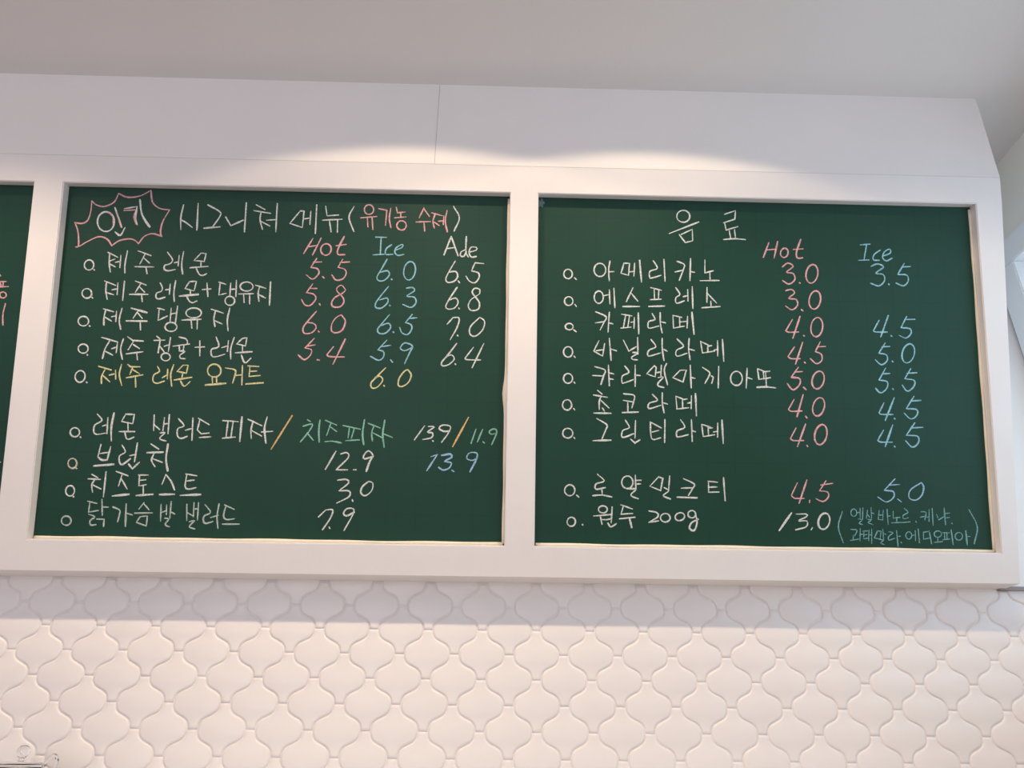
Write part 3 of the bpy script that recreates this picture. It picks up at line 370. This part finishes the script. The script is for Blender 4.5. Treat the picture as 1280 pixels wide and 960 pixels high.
2 menu_entry white b2|1,10:1843,7151 1902,7148 1955,7177 1988,7230 1992,7293 1965,7350 1916,7384 1856,7387 1803,7358 1770,7305 1767,7242 1793,7185 1843,7151;0,10:2047,7181 2091,7119;1,10:2656,7230 2719,7225 2777,7266 2813,7340 2817,7429 2789,7509 2736,7557 2672,7562 2614,7521 2579,7447 2574,7358 2602,7278 2656,7230;0,10:2806,7432 2957,7471;0,10:2984,7608 3000,7210;0,10:3108,7656 3133,7109;0,10:3627,7677 3443,7283;0,10:3559,7548 3757,7307;0,12:3345,7149 3805,7159;0,10:4106,7696 4403,7625;0,10:4208,7644 4214,7371;0,10:4332,7619 4320,7374;0,10:4090,7355 4400,7375;0,12:4052,7164 4486,7187;1,10:4795,7711 4908,7522 4800,7429 4811,7271 5030,7343;0,10:4996,7456 5112,7490;0,10:5124,7663 5127,7337;0,11:5250,7744 5257,7131;0,10:5655,7730 5642,7311;0,10:5665,7561 5908,7299;0,10:5749,7350 5755,7200;0,10:5497,7159 5999,7205
2 price pink b2|1,10:7812,7685 7970,7725 8055,7626 7893,7473 8093,7445 8123,7282 7971,7156 7796,7257;0,10:8217,7175 8273,7126;1,11:8506,7208 8583,7186 8667,7233 8734,7336 8768,7468 8759,7593 8709,7678 8631,7699 8548,7652 8480,7548 8446,7417 8456,7292 8506,7208
2 menu_entry white b3|1,10:1862,6477 1917,6475 1966,6496 1996,6535 1999,6582 1975,6623 1930,6648 1875,6650 1826,6628 1796,6589 1793,6543 1817,6502 1862,6477;0,10:2015,6480 2094,6419;1,10:2607,6990 2894,6856 2841,6711 2731,6485;0,10:2603,6680 2849,6721;0,10:2982,6984 2946,6436;0,10:2973,6687 3083,6663;0,10:3308,6937 3591,6893;0,10:3423,6903 3360,6565;0,10:3529,6892 3478,6568;0,10:3293,6550 3567,6583;0,10:3567,6717 3660,6737;0,10:3661,6854 3646,6549;0,12:3768,6982 3777,6404;1,10:4143,6972 4217,6807 4053,6750 4029,6592 4095,6567 4325,6630;1,10:4365,7004 4365,6698 4411,6439;0,10:4392,6743 4507,6719;0,10:4709,6939 4721,6580 5018,6640;0,10:4717,6930 4951,6881;0,10:4889,6866 4894,6610;0,10:4905,6754 5091,6776;0,10:5107,6916 5088,6587;0,12:5228,7031 5275,6421
2 price pink b3|0,10:7970,6885 7776,6566;1,10:7776,6566 7860,6531 8126,6541;0,12:8183,6980 7964,6368;0,11:8256,6454 8282,6428;1,10:8533,6439 8613,6420 8697,6472 8763,6582 8794,6720 8780,6849 8726,6935 8647,6954 8562,6902 8496,6792 8466,6654 8479,6525 8533,6439
2 price blue b3|0,10:10348,6912 10176,6615;1,10:10176,6615 10250,6585 10554,6591;0,11:10610,7053 10368,6447;0,11:10651,6498 10677,6472;0,10:11115,7036 10941,6720;1,10:10941,6720 11185,6694 11204,6559 11058,6434 10875,6507;0,10:11057,6949 11335,6959
2 menu_entry white b4|1,10:1830,5734 1893,5730 1950,5763 1985,5825 1989,5898 1961,5964 1908,6004 1845,6007 1788,5974 1753,5912 1749,5839 1778,5774 1830,5734;0,10:2031,5761 2062,5717;0,10:2700,6192 2560,5904 2796,5776 2853,6119;0,10:2621,5914 2822,5954;0,10:2980,6264 3027,5657;0,10:3006,5975 3172,5925;0,10:3358,6227 3505,5923 3704,6047;0,10:3745,6306 3750,5839;1,10:3606,5889 3746,5870 3583,5765 3605,5703 3736,5688;1,10:4105,6255 4235,6058 4045,5956 4035,5800 4360,5891;1,11:4409,6293 4410,5994 4450,5684;0,10:4441,5995 4545,5939;1,10:4810,6287 4983,6086 4792,5971 4803,5811 5076,5896;1,10:5140,6308 5122,6008 5157,5716;0,10:5144,6009 5280,5976;0,10:5448,6238 5494,5913 5825,5969;0,10:5456,6225 5661,6130;0,10:5639,6117 5640,5930;0,10:5639,6099 5749,6119;0,10:5804,5991 5915,6024;0,10:5911,6256 5906,5837;0,11:6044,6294 6066,5694
2 price pink b4|0,10:8000,6132 7813,5861;1,10:7813,5861 7891,5805 8143,5810;0,12:8226,6258 8009,5656;0,11:8250,5718 8275,5692;0,10:8706,6281 8562,6010;1,10:8562,6010 8723,5937 8724,5768 8579,5680 8417,5815;0,10:8656,6146 8847,6158
2 price blue b4|0,10:10484,6285 10291,5999;1,10:10291,5999 10497,5958 10511,5803 10349,5684 10188,5819;0,10:10385,6180 10603,6193;0,11:10643,5792 10669,5766;1,10:10970,5777 11048,5747 11140,5788 11221,5889 11270,6022 11274,6152 11231,6245 11153,6275 11061,6233 10979,6133 10930,5999 10927,5869 10970,5777
2 menu_entry white b5|1,10:1834,5025 1897,5022 1953,5053 1988,5110 1992,5178 1964,5238 1912,5275 1849,5279 1792,5248 1758,5190 1754,5122 1782,5062 1834,5025;0,10:2030,5057 2060,5018;1,10:2586,5485 2861,5397 2830,5256 2751,5004;0,10:2529,5242 2821,5234;0,10:2953,5532 2978,4969;0,10:2961,5325 3100,5292;0,10:2978,5162 3087,5147;1,10:3394,5518 3502,5348 3327,5244 3317,5068 3370,5056 3623,5152;0,10:3674,5545 3669,4965;0,10:3676,5272 3811,5266;0,10:4194,5547 3982,5313 4208,5238 4238,5503 4177,5533;0,10:4236,5349 4367,5374;0,10:4378,5559 4362,5263;1,10:4519,5606 4455,5419 4538,5025;1,10:4287,5218 4431,5234 4285,5073 4297,4990 4441,4953;0,10:4884,5428 4684,5225 4954,5112 5051,5440 4884,5428;0,11:5158,5574 5174,4949;0,10:5161,5243 5283,5215;1,10:5482,5523 5672,5390 5657,5288 5543,5083;0,10:5710,5298 5775,5259 5727,5087;0,10:5926,5554 5900,4967;1,10:6341,5052 6422,5046 6497,5092 6544,5176 6553,5276 6519,5366 6453,5421 6371,5426 6296,5380 6249,5296 6241,5195 6274,5106 6341,5052;0,11:6694,5520 6652,4972;0,10:6678,5272 6818,5226;0,10:6973,5503 7004,5221 7154,5250;0,10:6973,5512 7156,5440;0,10:7129,5435 7140,5228;0,10:7129,5426 7306,5452;0,10:7132,5241 7318,5275;0,9:7190,5419 7200,5031;1,12:6936,5004 7169,5022 7445,5000
2 price pink b5|0,10:8085,5573 7881,5299;1,12:7881,5299 8109,5260 8093,5092 7913,4956 7761,5129;0,10:7997,5443 8187,5456;0,12:8197,5036 8269,4967;1,11:8486,5019 8562,4991 8649,5028 8724,5120 8768,5242 8768,5363 8724,5449 8648,5477 8561,5440 8485,5348 8442,5225 8443,5105 8486,5019
2 price blue b5|0,10:10455,5592 10261,5265;1,10:10261,5265 10479,5225 10461,5048 10286,4917 10152,5042;0,10:10345,5435 10563,5452;0,11:10615,5042 10640,5016;0,10:11142,5592 10962,5314;1,10:10962,5314 11216,5274 11202,5115 11017,4975 10881,5144;0,10:11024,5466 11304,5484
2 menu_entry white b6|1,10:1812,4306 1875,4302 1931,4335 1966,4395 1969,4467 1942,4531 1889,4571 1827,4574 1771,4541 1736,4481 1732,4409 1760,4345 1812,4306;0,10:2024,4350 2055,4307;0,10:2664,4845 2786,4743;0,10:2552,4717 2925,4662;1,10:2751,4668 2708,4554 2708,4328;0,10:2729,4598 2967,4376;0,10:2786,4381 2846,4287;0,12:2561,4234 3023,4234;1,10:3355,4766 3637,4728 3628,4571 3574,4387;0,10:3350,4587 3619,4549;0,10:3467,4546 3470,4298;0,12:3318,4261 3747,4282;1,10:4129,4763 4262,4604 4044,4526 4034,4382 4357,4475;1,10:4395,4816 4392,4541 4437,4268;0,10:4423,4542 4531,4509;0,10:4756,4731 4781,4383 5095,4423;0,10:4764,4723 4977,4639;0,10:4933,4638 4934,4420;0,10:4951,4639 5055,4658;0,10:5062,4545 5171,4564;0,10:5175,4748 5160,4394;0,12:5285,4807 5300,4210
2 price pink b6|0,10:7938,4702 7775,4428;1,10:7775,4428 7848,4377 8137,4391;0,12:8184,4830 7995,4232;0,12:8228,4253 8265,4202;1,10:8469,4288 8542,4260 8627,4299 8702,4394 8747,4520 8749,4643 8708,4730 8634,4758 8549,4719 8474,4623 8430,4497 8428,4374 8469,4288
2 price blue b6|0,10:10360,4650 10214,4376;1,10:10214,4376 10277,4338 10589,4339;0,12:10650,4796 10370,4174;0,11:10615,4244 10640,4218;0,10:11186,4841 10959,4503;1,10:10959,4503 11240,4482 11230,4324 11062,4230 10891,4384;0,10:11068,4707 11361,4734
2 menu_entry white b7|1,10:1830,3564 1899,3561 1960,3591 1999,3647 2003,3714 1972,3774 1915,3810 1846,3813 1784,3783 1746,3726 1742,3660 1772,3600 1830,3564;0,10:2036,3582 2062,3544;1,10:2638,4093 2906,3929 2880,3799 2772,3535;0,12:2540,3501 3017,3522;1,10:3399,4063 3506,3866 3333,3786 3302,3634 3375,3606 3622,3704;0,10:3672,4059 3655,3585;0,12:3534,3561 3654,3460 3784,3544;0,10:4057,4027 4358,3868;1,10:4070,4014 4071,3755 4121,3563 4338,3609;0,10:4106,3756 4292,3802;0,11:4456,4099 4440,3486;1,10:4872,4102 4982,3901 4781,3802 4762,3660 4822,3639 5074,3704;0,10:5163,4107 5175,3525;0,10:5163,3818 5266,3785;0,10:5434,3982 5471,3659 5776,3716;0,10:5447,3982 5672,3913;0,10:5606,3903 5611,3687;0,10:5615,3886 5723,3896;0,10:5743,3784 5856,3808;0,10:5865,4033 5852,3648;0,12:5980,4109 6000,3487
2 price pink b7|0,10:7963,3940 7799,3648;1,10:7799,3648 7872,3597 8150,3602;0,12:8220,4044 7979,3439;0,10:8232,3482 8252,3440;1,12:8503,3522 8582,3497 8670,3544 8744,3650 8785,3787 8781,3919 8734,4009 8655,4035 8567,3987 8492,3881 8452,3744 8456,3612 8503,3522
2 price blue b7|0,10:10312,3916 10140,3645;1,10:10140,3645 10207,3598 10526,3599;0,12:10565,4060 10332,3479;0,11:10573,3497 10598,3471;0,10:11166,4127 10918,3788;1,10:10918,3788 11219,3767 11230,3598 11061,3475 10887,3645;0,10:11047,3986 11378,4009
2 menu_entry white b8|1,10:1878,2063 1946,2053 2011,2081 2054,2139 2065,2212 2040,2280 1987,2326 1918,2335 1854,2307 1811,2249 1800,2176 1825,2108 1878,2063;0,10:2109,2076 2174,2020;1,10:2653,2627 2838,2451 2621,2369 2621,2233 2870,2280;0,10:2772,2264 2787,2076;1,10:2534,2065 2772,2083 3039,2037;1,10:3396,2269 3473,2264 3542,2303 3585,2374 3591,2459 3558,2535 3494,2582 3417,2586 3348,2548 3305,2476 3299,2391 3333,2315 3396,2269;0,10:3656,2615 3668,2250;0,10:3666,2479 3808,2485;0,10:3669,2382 3796,2391;1,10:3477,2258 3668,2250 3537,2112 3584,2053 3731,2005;0,10:4276,2589 4038,2334 4319,2225 4381,2548 4269,2574;0,10:4563,2612 4529,2228;1,10:4411,2305 4533,2221 4390,2112 4433,2062 4577,2008;1,10:4925,2546 5206,2410 5161,2292 5049,2108;0,10:4863,2294 5139,2309;0,12:4748,2060 5276,2051;0,10:5571,2488 5825,2463;0,10:5585,2470 5583,2202 5856,2213;0,10:5586,2330 5808,2341;0,11:5984,2591 6017,1984
2 price pink b8|0,9:7942,2490 7772,2159;1,9:7772,2159 7844,2083 8103,2082;0,11:8196,2563 7968,1953;0,9:8250,2039 8242,1971;0,9:8708,2557 8520,2284;1,9:8520,2284 8732,2256 8750,2129 8605,2008 8418,2078;0,9:8554,2436 8886,2487
2 price lightblue b8|0,9:10545,2628 10243,2325;1,9:10243,2325 10484,2293 10475,2133 10278,2025 10062,2149;0,9:10396,2465 10658,2483;0,9:10586,2107 10683,2027;1,9:11241,2543 11301,2443 11245,2222 11073,2083 10900,2139 10944,2346 11241,2543
2 menu_entry white b9|1,10:1932,1277 1987,1269 2039,1292 2074,1339 2083,1399 2063,1455 2020,1491 1965,1499 1913,1476 1878,1429 1869,1369 1889,1314 1932,1277;0,11:2259,1325 2281,1304;1,10:2763,1627 2823,1624 2876,1646 2910,1686 2914,1734 2887,1776 2838,1802 2779,1804 2725,1782 2692,1742 2688,1695 2714,1652 2763,1627;0,10:2560,1541 3013,1587;0,11:2736,1533 2779,1329;0,10:2765,1456 2897,1451;0,11:3045,1785 3016,1371;0,10:2908,1451 3030,1481;1,11:2929,1370 3008,1269 3155,1356;0,10:3269,1842 3574,1737;0,10:3337,1807 3275,1598 3581,1623;0,10:3231,1480 3645,1525;0,15:3497,1495 3553,1260;1,10:4003,1694 4211,1654 4239,1549 4000,1400;0,10:4000,1400 4256,1443;1,10:4391,1419 4456,1416 4515,1442 4552,1490 4557,1546 4529,1597 4475,1628 4410,1630 4351,1604 4314,1557 4309,1500 4337,1450 4391,1419;1,10:4808,1455 4871,1475 4919,1517 4939,1569 4926,1618 4884,1651 4823,1659 4760,1640 4712,1598 4692,1545 4705,1496 4748,1463 4808,1455;1,10:5096,1535 5149,1532 5196,1555 5226,1596 5230,1646 5208,1690 5165,1717 5113,1719 5065,1697 5036,1655 5031,1606 5053,1562 5096,1535;1,12:5221,1641 5264,1423 5185,1210 5063,1261 5116,1403 5298,1501
2 price white b9|0,14:7756,1700 7417,1240;1,9:7875,1670 8143,1674 8150,1611 7937,1500 8154,1494 8130,1349 7846,1264;0,9:8295,1329 8256,1270;1,12:8500,1313 8571,1288 8651,1318 8720,1396 8758,1501 8756,1605 8714,1680 8643,1705 8563,1675 8494,1596 8456,1491 8458,1388 8500,1313
2 origin_note teal b9|1,8:9104,1762 8980,1362 9090,950;1,9:12472,1858 12660,1416 12549,973;1,7:9374,1639 9415,1637 9453,1659 9477,1700 9483,1749 9467,1793 9434,1820 9393,1823 9356,1801 9331,1759 9326,1710 9342,1666 9374,1639;0,7:9497,1731 9562,1741;0,7:9577,1846 9565,1596;0,7:9652,1870 9628,1570;1,7:9512,1569 9627,1552 9530,1460 9621,1426;0,7:9770,1803 9731,1590;0,7:9755,1699 9825,1609;0,7:9866,1873 9870,1592;0,7:9868,1737 9941,1715;1,7:9767,1563 9868,1556 9772,1482 9899,1430;0,7:10081,1808 10045,1567 10160,1551 10188,1810;0,7:10060,1672 10172,1687;0,8:10291,1834 10297,1436;0,7:10300,1653 10375,1663;0,7:10451,1782 10441,1601 10628,1631;0,7:10534,1611 10533,1498;0,7:10388,1482 10691,1500;1,7:10749,1864 10845,1761 10710,1682 10719,1591 10846,1625;0,7:10644,1491 10891,1517;0,8:11031,1532 11057,1506;1,7:11186,1780 11320,1768 11275,1568;0,7:11154,1638 11304,1668;0,7:11326,1641 11406,1660;0,7:11408,1842 11389,1533;0,8:11494,1875 11489,1431;0,7:11601,1718 11647,1573 11783,1662;0,9:11812,1894 11821,1458;0,7:11830,1744 11948,1759;0,7:11828,1630 11940,1646;0,8:11978,1510 12004,1484;1,7:9300,1299 9466,1279 9399,1134;0,7:9367,1152 9352,1030;0,7:9277,1011 9519,1055;0,7:9556,1325 9531,1002;0,7:9543,1168 9618,1182;0,7:9612,1254 9752,1265;0,7:9649,1246 9630,1057 9751,1081;0,7:9654,1156 9729,1175;0,7:9785,1293 9762,1014;0,7:9856,1321 9837,943;0,7:9774,1158 9839,1172;0,7:10006,1265 9913,1083 10065,1063 10103,1266 10006,1265;0,7:10148,1321 10156,1042;0,7:10164,1199 10228,1187;1,7:10041,1054 10155,1028 10069,964 10168,921;1,7:10297,1255 10416,1226 10299,1134 10294,1039 10454,1087;0,9:10511,1285 10530,877;0,7:10531,1137 10610,1143;0,8:10606,995 10632,968;1,7:10798,1074 10838,1072 10876,1094 10901,1135 10907,1183 10892,1227 10859,1254 10819,1257 10781,1235 10756,1194 10750,1145 10766,1101 10798,1074;0,7:10907,1165 10996,1180;0,7:11008,1293 11001,1032;0,9:11089,1335 11100,979;1,7:11214,1251 11350,1275;0,7:11223,1251 11212,1071 11371,1104;0,9:11374,1298 11418,961;1,7:11564,1134 11614,1132 11661,1151 11691,1186 11697,1228 11678,1266 11637,1289 11587,1291 11540,1272 11510,1236 11504,1194 11524,1157 11564,1134;0,7:11595,1121 11588,1018;0,7:11485,994 11713,1019;0,7:11719,1249 11905,1247;0,7:11774,1232 11774,1088;0,7:11843,1233 11834,1089;0,7:11716,1064 11908,1090;0,10:11961,1325 11991,943;1,7:12116,1067 12166,1064 12213,1087 12244,1130 12251,1181 12232,1227 12192,1255 12142,1258 12095,1235 12064,1192 12057,1140 12076,1095 12116,1067;0,12:12350,1308 12362,948;0,7:12368,1159 12451,1165
0 menu_line pink -|0,10:-13576,7469 -13193,7485;0,10:-13346,7451 -13315,7339;0,10:-13271,7468 -13265,7340;0,10:-13632,7317 -13113,7347;1,10:-13259,7035 -13214,7033 -13176,7053 -13155,7089 -13156,7132 -13180,7170 -13220,7193 -13266,7195 -13304,7175 -13325,7139 -13323,7096 -13299,7058 -13259,7035;1,10:-13149,6881 -13183,6588 -13150,6290;0,10:-13400,7682 -13355,7633
0 menu_line cream -|0,10:-12903,2678 -12813,2683
"""
def catmull(p):
    q = [p[0]*2-p[1]] + p + [p[-1]*2-p[-2]]; out = []
    for i in range(1, len(q)-2):
        k = max(2, min(8, int((q[i+1]-q[i]).length/0.006)+1))
        for j in range(k):
            t = j/k
            out.append(0.5*((2*q[i])+(q[i+1]-q[i-1])*t+(2*q[i-1]-5*q[i]+4*q[i+1]-q[i+2])*t*t+(3*q[i]-q[i-1]-3*q[i+1]+q[i+2])*t**3))
    return out + [p[-1]]
def line(p):
    out = []
    for a, b in zip(p, p[1:]):
        k = max(2, int((b-a).length/0.012))
        out += [a+(b-a)*(j/k) for j in range(k)]
    return out + [p[-1]]
CW = 0.0038
def chalk_mesh(strokes, xo, so):
    b = bmesh.new()
    for st in strokes.split(';'):
        head, pts = st.split(':'); cv, w = head.split(',')
        p = [Vector((int(a.split(',')[0])*1e-4-xo, int(a.split(',')[1])*1e-4-so)) for a in pts.split()]
        q = catmull(p) if (cv == '1' and len(p) > 2) else line(p)
        wid = CW*int(w)/10.0; n = len(q); prev = None; closed_len = sum((q[i+1]-q[i]).length for i in range(n-1))
        lift = random.uniform(0, 0.00015); ph = random.uniform(0, 6); sgn = random.choice((-1, 1))*random.uniform(0.0, 0.22)
        for i in range(n):
            a, c = q[max(0, i-1)], q[min(n-1, i+1)]; t = (c-a)
            if t.length < 1e-8: continue
            t.normalize(); nn = Vector((-t.y, t.x)); f = i/(n-1)
            ww = wid*(1+sgn*(f-0.5)*2+0.14*sin(ph+f*7)+random.uniform(-0.10, 0.10))*0.5
            if i == 0 or i == n-1: ww *= 0.70
            ext = t*(wid*0.25)*(-1 if i == 0 else 1 if i == n-1 else 0)
            cc = q[i]+ext
            cur = [b.verts.new((cc.x-nn.x*ww, cc.y-nn.y*ww, 0.0)), b.verts.new((cc.x-nn.x*ww*.8, cc.y-nn.y*ww*.8, 0.0005+lift)),
                   b.verts.new((cc.x+nn.x*ww*.8, cc.y+nn.y*ww*.8, 0.0005+lift)), b.verts.new((cc.x+nn.x*ww, cc.y+nn.y*ww, 0.0))]
            if prev:
                for k in range(3): b.faces.new((prev[k], prev[k+1], cur[k+1], cur[k]))
            prev = cur
    return b

# ------------------------------------------------------------------ the three chalkboards
LABELS = ['green chalkboard at the far left, cut off by the picture edge, pink chalk writing',
          'green menu chalkboard with a pink starburst and three price columns Hot, Ice and Ade',
          'green menu chalkboard on the right with two price columns and a teal bracketed note']
roots = []
for k, (a, b) in enumerate(HOLES):
    e = bpy.data.objects.new('chalkboard', None); C.objects.link(e); e.empty_display_size = 0.1
    xc = (a+b)/2; e.location = P3(xc, SB, DEP); e.rotation_euler = (pi/2+TAU, 0, 0)
    e['label'] = LABELS[k]; e['category'] = 'chalkboard'; e['group'] = 'menu chalkboards set into the white frame'
    w, h = (b-a)/2, ST-SB
    bm = bmesh.new(); box(bm, (-w+0.0008, 0.0008, -0.0034), (w-0.0008, h-0.0008, 0.0)); obj('writing_panel', bm, m_green, e)
    # sealant squeezed into the joint along the bottom and right edges, uneven and lumpy
    bm = bmesh.new()
    sl, sr = random.uniform(0, 9), random.uniform(0, 9)
    pts = [(-w+0.004+(2*w-0.008)*i/60, 0.003, 0.0012) for i in range(61)]
    tube(bm, pts, lambda i: 0.0042+0.0012*sin(sl+i*0.45)*sin(i*0.17), 8)
    pts = [(w-0.003, 0.004+(h-0.012)*i/50, 0.001) for i in range(51)]
    bump = lambda i: 0.0045*math.exp(-((i-21)/1.6)**2) if k == 1 else 0.0
    tube(bm, pts, lambda i: 0.0036+0.0011*sin(sr+i*0.5)*sin(i*0.21)+bump(i), 8)
    obj('sealant_bead', bm, m_bead, e, True)
    # blob of filler in the upper left corner
    if k == 2:
        bm = bmesh.new(); bmesh.ops.create_icosphere(bm, subdivisions=3, radius=1.0)
        for v in bm.verts:
            k_ = 1+0.25*sin(5*math.atan2(v.co.y, v.co.x)+1); v.co = Vector((-w+0.009+v.co.x*0.008*k_, h-0.017+v.co.y*0.012*k_, v.co.z*0.002))
        obj('filler_smear', bm, mat('filler_blue_grey', (0.10, 0.16, 0.19), 0.4, noise=0.5, nscale=120), e, True)
    roots.append((e, xc, SB))
COLN = {'white': 'white', 'pale': 'pale grey', 'cream': 'cream', 'pink': 'pink', 'blue': 'sky blue', 'lightblue': 'light blue',
        'yellow': 'yellow', 'orange': 'orange', 'green': 'green', 'teal': 'teal'}
def words_of(strokes):
    """Group the strokes of a line into the words that stand apart on the board, left to right."""
    bx = []
    for st in strokes:
        q = [tuple(map(int, a.split(','))) for a in st.split(':')[1].split()]
        bx.append((min(a for a, _ in q)-6, min(b for _, b in q)-6, max(a for a, _ in q)+6, max(b for _, b in q)+6))
    n = len(bx); g = list(range(n))
    sz = [max(b[2]-b[0], b[3]-b[1]) for b in bx]
    for i in range(n):
        for j in range(i):
            dx = max(0, bx[i][0]-bx[j][2], bx[j][0]-bx[i][2]); dy = max(0, bx[i][1]-bx[j][3], bx[j][1]-bx[i][3])
            if math.hypot(dx, dy) <= max(200, 0.5*max(sz[i], sz[j])) and g[i] != g[j]:
                old, new = g[i], g[j]; g = [new if v == old else v for v in g]
    res = {}
    for i in range(n): res.setdefault(g[i], []).append(i)
    return [[strokes[i] for i in v] for v in sorted(res.values(), key=lambda v: min(bx[i][0] for i in v))]
rows = {}
for ln in CHALK_DATA.strip().split('\n'):
    head, strokes = ln.split('|'); bi, name, col, g = head.split()
    e, xo, so = roots[int(bi)]
    st = strokes.split(';')
    def put(nm, ss, par): 
        o = obj(nm, chalk_mesh(';'.join(ss), xo, so), m_chalk[col], par)
        o['label'] = COLN[col]+' chalk '+nm.replace('_', ' ')
        return o
    if name == 'menu_entry' and col in ('white', 'pale') and g != 'a7':     # the hand-drawn ring and dot before the words
        k = 2 if len(st[1].split(':')[1].split()) == 2 and g not in ('a9',) else 1
        mark, st = st[:k], st[k:]
    else: mark = None
    groups = words_of(st)
    child = {'menu_entry': 'word', 'heading': 'word', 'price': 'digit', 'option_name': 'word', 'column_heading': 'letter', 'origin_note': 'word', 'menu_line': 'word', 'bullet': 'dot'}.get(name, 'stroke')
    top = rows.get(g) if name == 'bullet' else None
    main = put(name, groups[0], top or e)
    if not top:
        for w in groups[1:]: put(child, w, main)
    if mark: put('bullet', mark, main)
    if name == 'menu_entry': rows[g] = main

# ------------------------------------------------------------------ glass canister at the lower left edge
JX, JY = -1.043, 1.895
JB = EYE-0.190
e = bpy.data.objects.new('glass_canister', None); C.objects.link(e); e.location = (JX, JY, JB)
e['label'] = 'clear glass canister with ball-knobbed lid and looped handle before the white tiles'; e['category'] = 'jar'
bm = bmesh.new()
lathe(bm, [(0, 0), (0.046, 0), (0.050, 0.004), (0.051, 0.02), (0.051, 0.135), (0.048, 0.152), (0.048, 0.156), (0.0455, 0.156), (0.0455, 0.152), (0.048, 0.134), (0.048, 0.02), (0.046, 0.007), (0, 0.007)])
obj('body', bm, m_glass, e, True)
bm = bmesh.new()
lathe(bm, [(0, 0.1566), (0.050, 0.1566), (0.0525, 0.158), (0.0525, 0.162), (0.050, 0.164), (0.030, 0.1675), (0.012, 0.170), (0, 0.1705)])
lid = obj('lid', bm, m_glass, e, True)
bm = bmesh.new()
lathe(bm, [(0.006, 0.1695), (0.0055, 0.173), (0.008, 0.176), (0.0125, 0.181), (0.0142, 0.187), (0.0125, 0.194), (0.007, 0.1995), (0, 0.201)], 28)
obj('knob', bm, m_glass, lid, True)
bm = bmesh.new()
pts = []
for i in range(36):
    t = 2*pi*i/36
    u, v = 0.0175*cos(t), 0.034*sin(t)
    u, v = u*cos(-0.42)-v*sin(-0.42), u*sin(-0.42)+v*cos(-0.42)
    pts.append((0.0655+u*0.95, -0.006-u*0.3, 0.1485+v))
tube(bm, pts, 0.0036, 12, True)
obj('handle', bm, m_glass, e, True)
bm = bmesh.new(); box(bm, (-2.4, 1.78, JB-0.03), (1.0, 2.0045, JB), 0.004); struct('trim_4', bm, m_trim)
